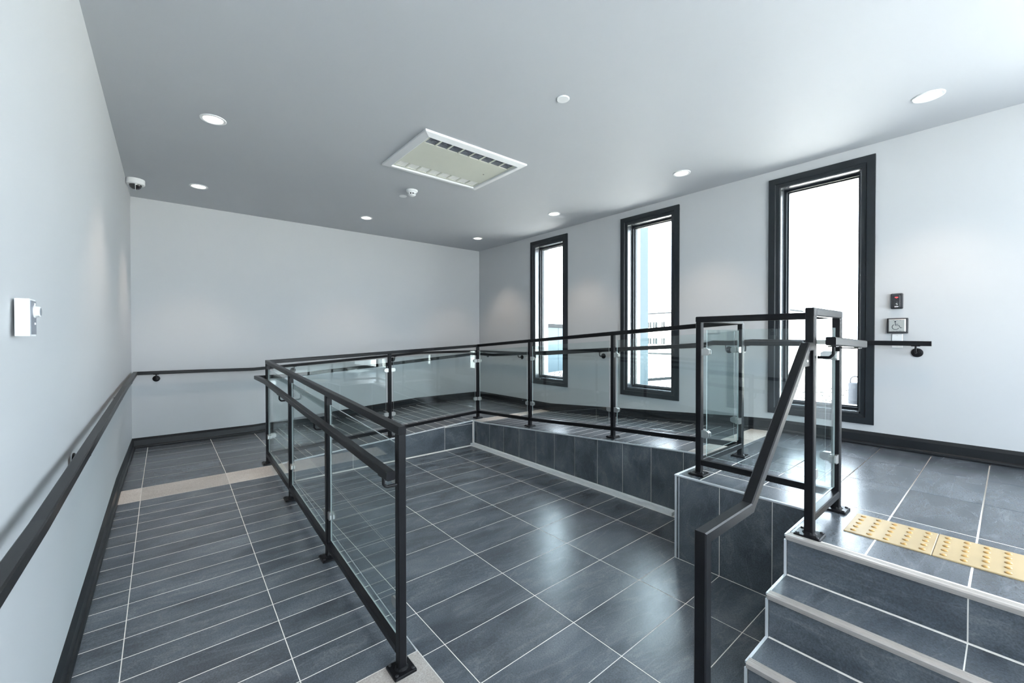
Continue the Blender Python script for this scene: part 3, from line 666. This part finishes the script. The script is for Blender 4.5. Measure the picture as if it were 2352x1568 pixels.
for r, rw in enumerate(rows_):
    for k in range(8):
        xa, xb = ix0 + 0.01 + cw * k + 0.008, ix0 + 0.01 + cw * (k + 1) - 0.008
        b = MB(); n = 7
        for q in range(n):
            yv = rw[0] + (rw[1] - rw[0]) * (q + 0.5) / n
            if r == 0: b.box(((xa + xb) / 2, yv, zi_ + 0.006), (xb - xa, 0.0035, 0.004))
            else: b.box(((xa + xb) / 2, yv, zi_ + 0.005), (xb - xa, 0.0115, 0.003))
        for q in range(9 if r == 0 else 5):
            xv = xa + (xb - xa) * (q + 0.5) / (9 if r == 0 else 5); b.box((xv, (rw[0] + rw[1]) / 2, zi_ + 0.0075), (0.003, rw[1] - rw[0], 0.003))
        g = b.build('grille', M['grey'] if r == 0 else M['creamlight'], ac)
        g['label'] = 'dark intake grille' if r == 0 else 'pale louvred grille'
b = MB(); b.box((ix0 + 0.80, iy0 + 0.36, zi_ - 0.001), (0.012, 0.006, 0.003)); b.build('indicator', M['dark'], ac)

# ------------------------------------------------------------------ wall fittings
tx = -3.148
th = thing('wall_control', (-3.176, -2.845, 1.565), 'small white wall box with a knob above the left handrail', 'wall control')
b = MB(); b.box((-3.164, -2.845, 1.564), (0.030, 0.075, 0.112), ch=0.0); b.build('housing', M['plast'], th)
b = MB(); b.box((-3.1485, -2.843, 1.564), (0.003, 0.064, 0.102)); b.build('face_plate', M['grey'], th)
b = MB(); b.lathe((-3.148, -2.836, 1.583), (1, 0, 0), [(0.020, 0), (0.020, 0.003), (0.017, 0.004), (0.016, 0.013), (0.014, 0.014)], 20); kb = b.build('knob', M['plast'], th, smooth=True)
b = MB(); b.lathe((-3.134, -2.836, 1.583), (1, 0, 0), [(0.012, 0), (0.012, 0.001)], 20); b.build('knob_cap', M['grey'], kb)
for zz in (1.606, 1.546):
    b = MB(); b.lathe((-3.147, -2.832, zz), (1, 0, 0), [(0.004, 0), (0.003, 0.002)], 10); b.build('screw', M['plast'], th)

cr = thing('card_reader', (XR, -4.158, 1.79), 'black card reader with a red light on the right wall', 'card reader')
def rbox(m, c, d, r, mi=0, n=4):   # rounded-rectangle slab on the right wall, facing -x; d = (thickness, width, height)
    pts = []
    for sx_, sz_, a0 in ((1, 1, 0), (-1, 1, 90), (-1, -1, 180), (1, -1, 270)):
        for k in range(n + 1):
            a = math.radians(a0 + 90 * k / n); pts.append((c[1] + sx_ * (d[1] / 2 - r) + r * math.cos(a), c[2] + sz_ * (d[2] / 2 - r) + r * math.sin(a)))
    def ring(x, g): return [Vector((x, c[1] + (u - c[1]) * (1 - g / d[1] * 2), c[2] + (v - c[2]) * (1 - g / d[2] * 2))) for u, v in pts]
    m.loops([ring(c[0], 0), ring(c[0] - d[0] * 0.7, 0), ring(c[0] - d[0], min(0.006, d[0] * 0.4))], mi=mi)
b = MB(); rbox(b, (XR, -4.158, 1.790), (0.028, 0.074, 0.126), 0.008); b.build('housing', M['blackplast'], cr)
b = MB(); rbox(b, (XR - 0.026, -4.158, 1.786), (0.006, 0.044, 0.104), 0.006); b.build('face_plate', M['blackplast'], cr)
b = MB(); b.prism([(XR - 0.0325, -4.146, 1.820), (XR - 0.0325, -4.150, 1.824), (XR - 0.0325, -4.166, 1.824), (XR - 0.0325, -4.170, 1.820), (XR - 0.0325, -4.158, 1.812)], (-0.002, 0, 0)); b.build('light', M['red'], cr)
b = MB(); b.box((XR - 0.033, -4.158, 1.744), (0.002, 0.024, 0.007)); b.build('logo_bar', M['mark'], cr)
b = MB()
b.tube([(XR - 0.033, -4.157 + 0.006 * math.cos(a), 1.763 + 0.006 * math.sin(a)) for a in [0.9 + 3.2 * k / 8 for k in range(9)]], 0.0012, 5)
b.box((XR - 0.033, -4.160, 1.768), (0.002, 0.004, 0.003)); b.build('symbol', M['mark'], cr)

pb = thing('door_button', (XR, -4.163, 1.587), 'square door opener button with wheelchair symbol beside the nearest window', 'door button')
b = MB(); rbox(b, (XR, -4.163, 1.588), (0.032, 0.128, 0.126), 0.005); b.build('housing', M['blackplast'], pb)
b = MB(); rbox(b, (XR - 0.030, -4.163, 1.590), (0.012, 0.104, 0.104), 0.003); b.build('plate', M['steel'], pb)
PX = XR - 0.0428; yc_, zc_ = -4.163, 1.590
def P2(u, v): return (PX, yc_ - u, zc_ + v)      # u to the right as seen from the room
b = MB()
b.lathe(P2(-0.010, 0.031), (-1, 0, 0), [(0.0058, 0), (0.0058, 0.001)], 14)
b.tube([P2(-0.010, 0.024), P2(-0.009, 0.000), P2(0.012, 0.000), P2(0.022, -0.021), P2(0.031, -0.018)], 0.0022, 6)
b.tube([P2(-0.010, 0.010), P2(0.008, 0.010)], 0.0020, 6)
b.tube([P2(-0.008 + 0.021 * math.cos(a), -0.012 + 0.021 * math.sin(a)) for a in [math.radians(118 + 215 * k / 16) for k in range(17)]], 0.0022, 6)
b.build('wheelchair_symbol', M['ink'], pb)
b = MB()
for k in range(3):
    for v in (0.042, -0.044): b.box(P2(-0.02 + 0.02 * k, v), (0.001, 0.008, 0.0025))
b.build('lettering', M['grey'], pb)
wp = thing('wall_plate', (XR, -4.161, 1.463), 'blank white wall plate behind the handrail below the door button', 'wall plate')
b = MB(); rbox(b, (XR, -4.161, 1.463), (0.006, 0.066, 0.114), 0.003); b.build('plate', M['plast'], wp)
for v in (0.046, -0.046):
    b = MB(); b.lathe((XR - 0.006, -4.161, 1.463 + v), (-1, 0, 0), [(0.003, 0), (0.002, 0.001)], 8); b.build('screw', M['steel'], wp)

# ------------------------------------------------------------------ tactile panels
labs = ['amber tactile panel of raised domes at the end beside the railing', 'amber tactile panel second from the railing end of the strip',
        'amber tactile panel third from the railing end of the strip', 'amber tactile panel at the far hidden end of the strip']
dm = MB(); dm.lathe((0, 0, 0), Z, [(0.0115, 0), (0.0105, 0.0025), (0.007, 0.0045), (0.0, 0.005)], 12)
dme = dm.mesh('dome'); dme.materials.append(M['amberdome']); dme.polygons.foreach_set('use_smooth', [True] * len(dme.polygons))
for k in range(4):
    ya = -4.252 - 0.302 * k; tp = thing('tactile_panel', (-0.19, ya - 0.15, ZT), labs[k], 'tactile panel', 'tactile warning strip')
    b = MB(); b.box((-0.190, ya - 0.15, ZT + 0.0025), (0.292, 0.300, 0.005), ch=0.002); b.build('sheet', M['amber'], tp)
    for i in range(5):
        for j in range(5):
            o = bpy.data.objects.new('dome', dme); C.objects.link(o)
            o.location = (-0.190 + (i - 2) * 0.056, ya - 0.031 - j * 0.0595, ZT + 0.005); attach(o, tp)

# ------------------------------------------------------------------ outside
GZ = 0.45
b = MB(); b.box((52, 10, GZ - 0.1), (100 - 0.1, 160, 0.2)); b.box((0, -35, GZ - 0.55), (120, 53, 0.2))
tag(b.build('ground', M['pave']), 'sunlit pale concrete ground outside the windows', 'ground', kind='structure')
b = MB(); b.prism([(2.12, 2.77, GZ), (7.6, 4.40, GZ), (7.6, -4.5, GZ), (2.12, -4.5, GZ)], (0, 0, 0.012))
tag(b.build('gravel', M['gravel']), 'pale gravel bed outside the windows', 'gravel', kind='stuff')
b = MB(); rnd = random.Random(3)
for k in range(2200):
    x = 3.0 + 4.6 * rnd.random(); y = -4.4 + 8.2 * rnd.random(); r = 0.008 + 0.016 * rnd.random()
    if abs(y - (0.77 - (x - 5.3) * 0.17)) < 0.09 or math.hypot(x - 5.3, y + 3.23) < 0.16 or y > 2.65 + (x - 2.12) * 0.297 or (3.94 < x < 4.36 and -0.35 < y < 0.13): continue
    n = 6; ph = rnd.random() * 6; ecc = 0.6 + 0.5 * rnd.random()
    rg = lambda s, z: [Vector((x + r * s * math.cos(ph + k2 * 2 * math.pi / n), y + r * s * ecc * math.sin(ph + k2 * 2 * math.pi / n), z)) for k2 in range(n)]
    b.loops([rg(1, GZ + 0.0125), rg(0.9, GZ + 0.013 + r * 0.4), rg(0.5, GZ + 0.012 + r * 0.6)])
tag(b.build('pebbles', M['stones'], fix=False), 'scattered dark stones on the pale gravel outside', 'stones', kind='stuff')
b = MB(); b.bar([(5.3, 0.77, GZ + 0.043), (7.6, 0.38, GZ + 0.043)], 0.05, 0.06)
tag(b.build('kerb_edging', M['coping']), 'thin edging bar across the gravel, seen through the middle window', 'edging')
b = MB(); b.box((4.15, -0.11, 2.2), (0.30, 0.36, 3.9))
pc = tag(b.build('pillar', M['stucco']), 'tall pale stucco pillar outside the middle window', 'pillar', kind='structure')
lw = thing('garden_wall', (6.0, 4.0, GZ), 'low stucco wall with dark metal coping outside the farthest window', 'wall', kind='structure')
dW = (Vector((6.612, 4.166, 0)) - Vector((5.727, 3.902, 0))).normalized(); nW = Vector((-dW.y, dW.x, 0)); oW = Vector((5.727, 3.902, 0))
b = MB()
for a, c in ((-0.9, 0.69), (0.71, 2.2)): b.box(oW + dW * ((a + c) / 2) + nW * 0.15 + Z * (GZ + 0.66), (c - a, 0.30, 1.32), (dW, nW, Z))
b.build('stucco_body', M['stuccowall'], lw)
b = MB(); b.box(oW + dW * 0.65 + nW * 0.15 + Z * 1.83, (3.2, 0.36, 0.11), (dW, nW, Z)); b.build('coping', M['coping'], lw)
bo = thing('bollard', (5.25, -3.23, GZ), 'short grey bollard with a hoop handle outside the nearest window', 'bollard')
b = MB(); b.lathe((5.30, -3.23, GZ + 0.0125), Z, [(0.085, 0), (0.085, 0.31), (0.078, 0.325), (0.0, 0.326)], 24); b.build('body', M['bollard'], bo, smooth=True)
b = MB(); hd = Vector((0.53, -0.85, 0)).normalized() * 0.062
b.tube([Vector((5.30, -3.23, GZ + 0.32))- hd] + [Vector((5.30, -3.23, GZ + 0.375)) - hd * math.cos(a) + Z * 0.062 * math.sin(a) for a in [math.pi * k / 10 for k in range(11)]] + [Vector((5.30, -3.23, GZ + 0.32)) + hd], 0.011, 8); b.build('handle', M['galv'], bo, smooth=True)
fb = thing('far_building', (40, 19, GZ), 'white two storey building far off, seen through the middle window', 'building')
b = MB(); b.box((41.3, 19.5, (GZ + 3.9) / 2), (8, 22, 3.9 - GZ)); b.build('wall', M['facade'], fb)
b = MB(); b.box((41.3, 19.5, 3.95), (8.3, 22.3, 0.14)); b.build('roof', M['coping'], fb)
for yA, yB_ in ((20.38, 20.01), (19.80, 19.29), (18.79, 18.44)):
    for z0, z1 in ((2.40, 3.05), (0.65, 1.345)):
        b = MB(); b.box((37.29, (yA + yB_) / 2, (z0 + z1) / 2), (0.06, yA - yB_, z1 - z0)); wn = b.build('window', M['farglass'], fb)
        b = MB(); b.box((37.25, (yA + yB_) / 2, (z0 + z1) / 2), (0.05, 0.025, z1 - z0)); b.box((37.25, (yA + yB_) / 2, z0), (0.08, yA - yB_, 0.06)); b.build('window_frame', M['facade'], wn)
b = MB(); b.box((19.4, 8.4, GZ + 0.05), (0.25, 12, 0.10))
tag(b.build('street_kerb', M['coping']), 'distant grey kerb line across the paving outside', 'kerb')
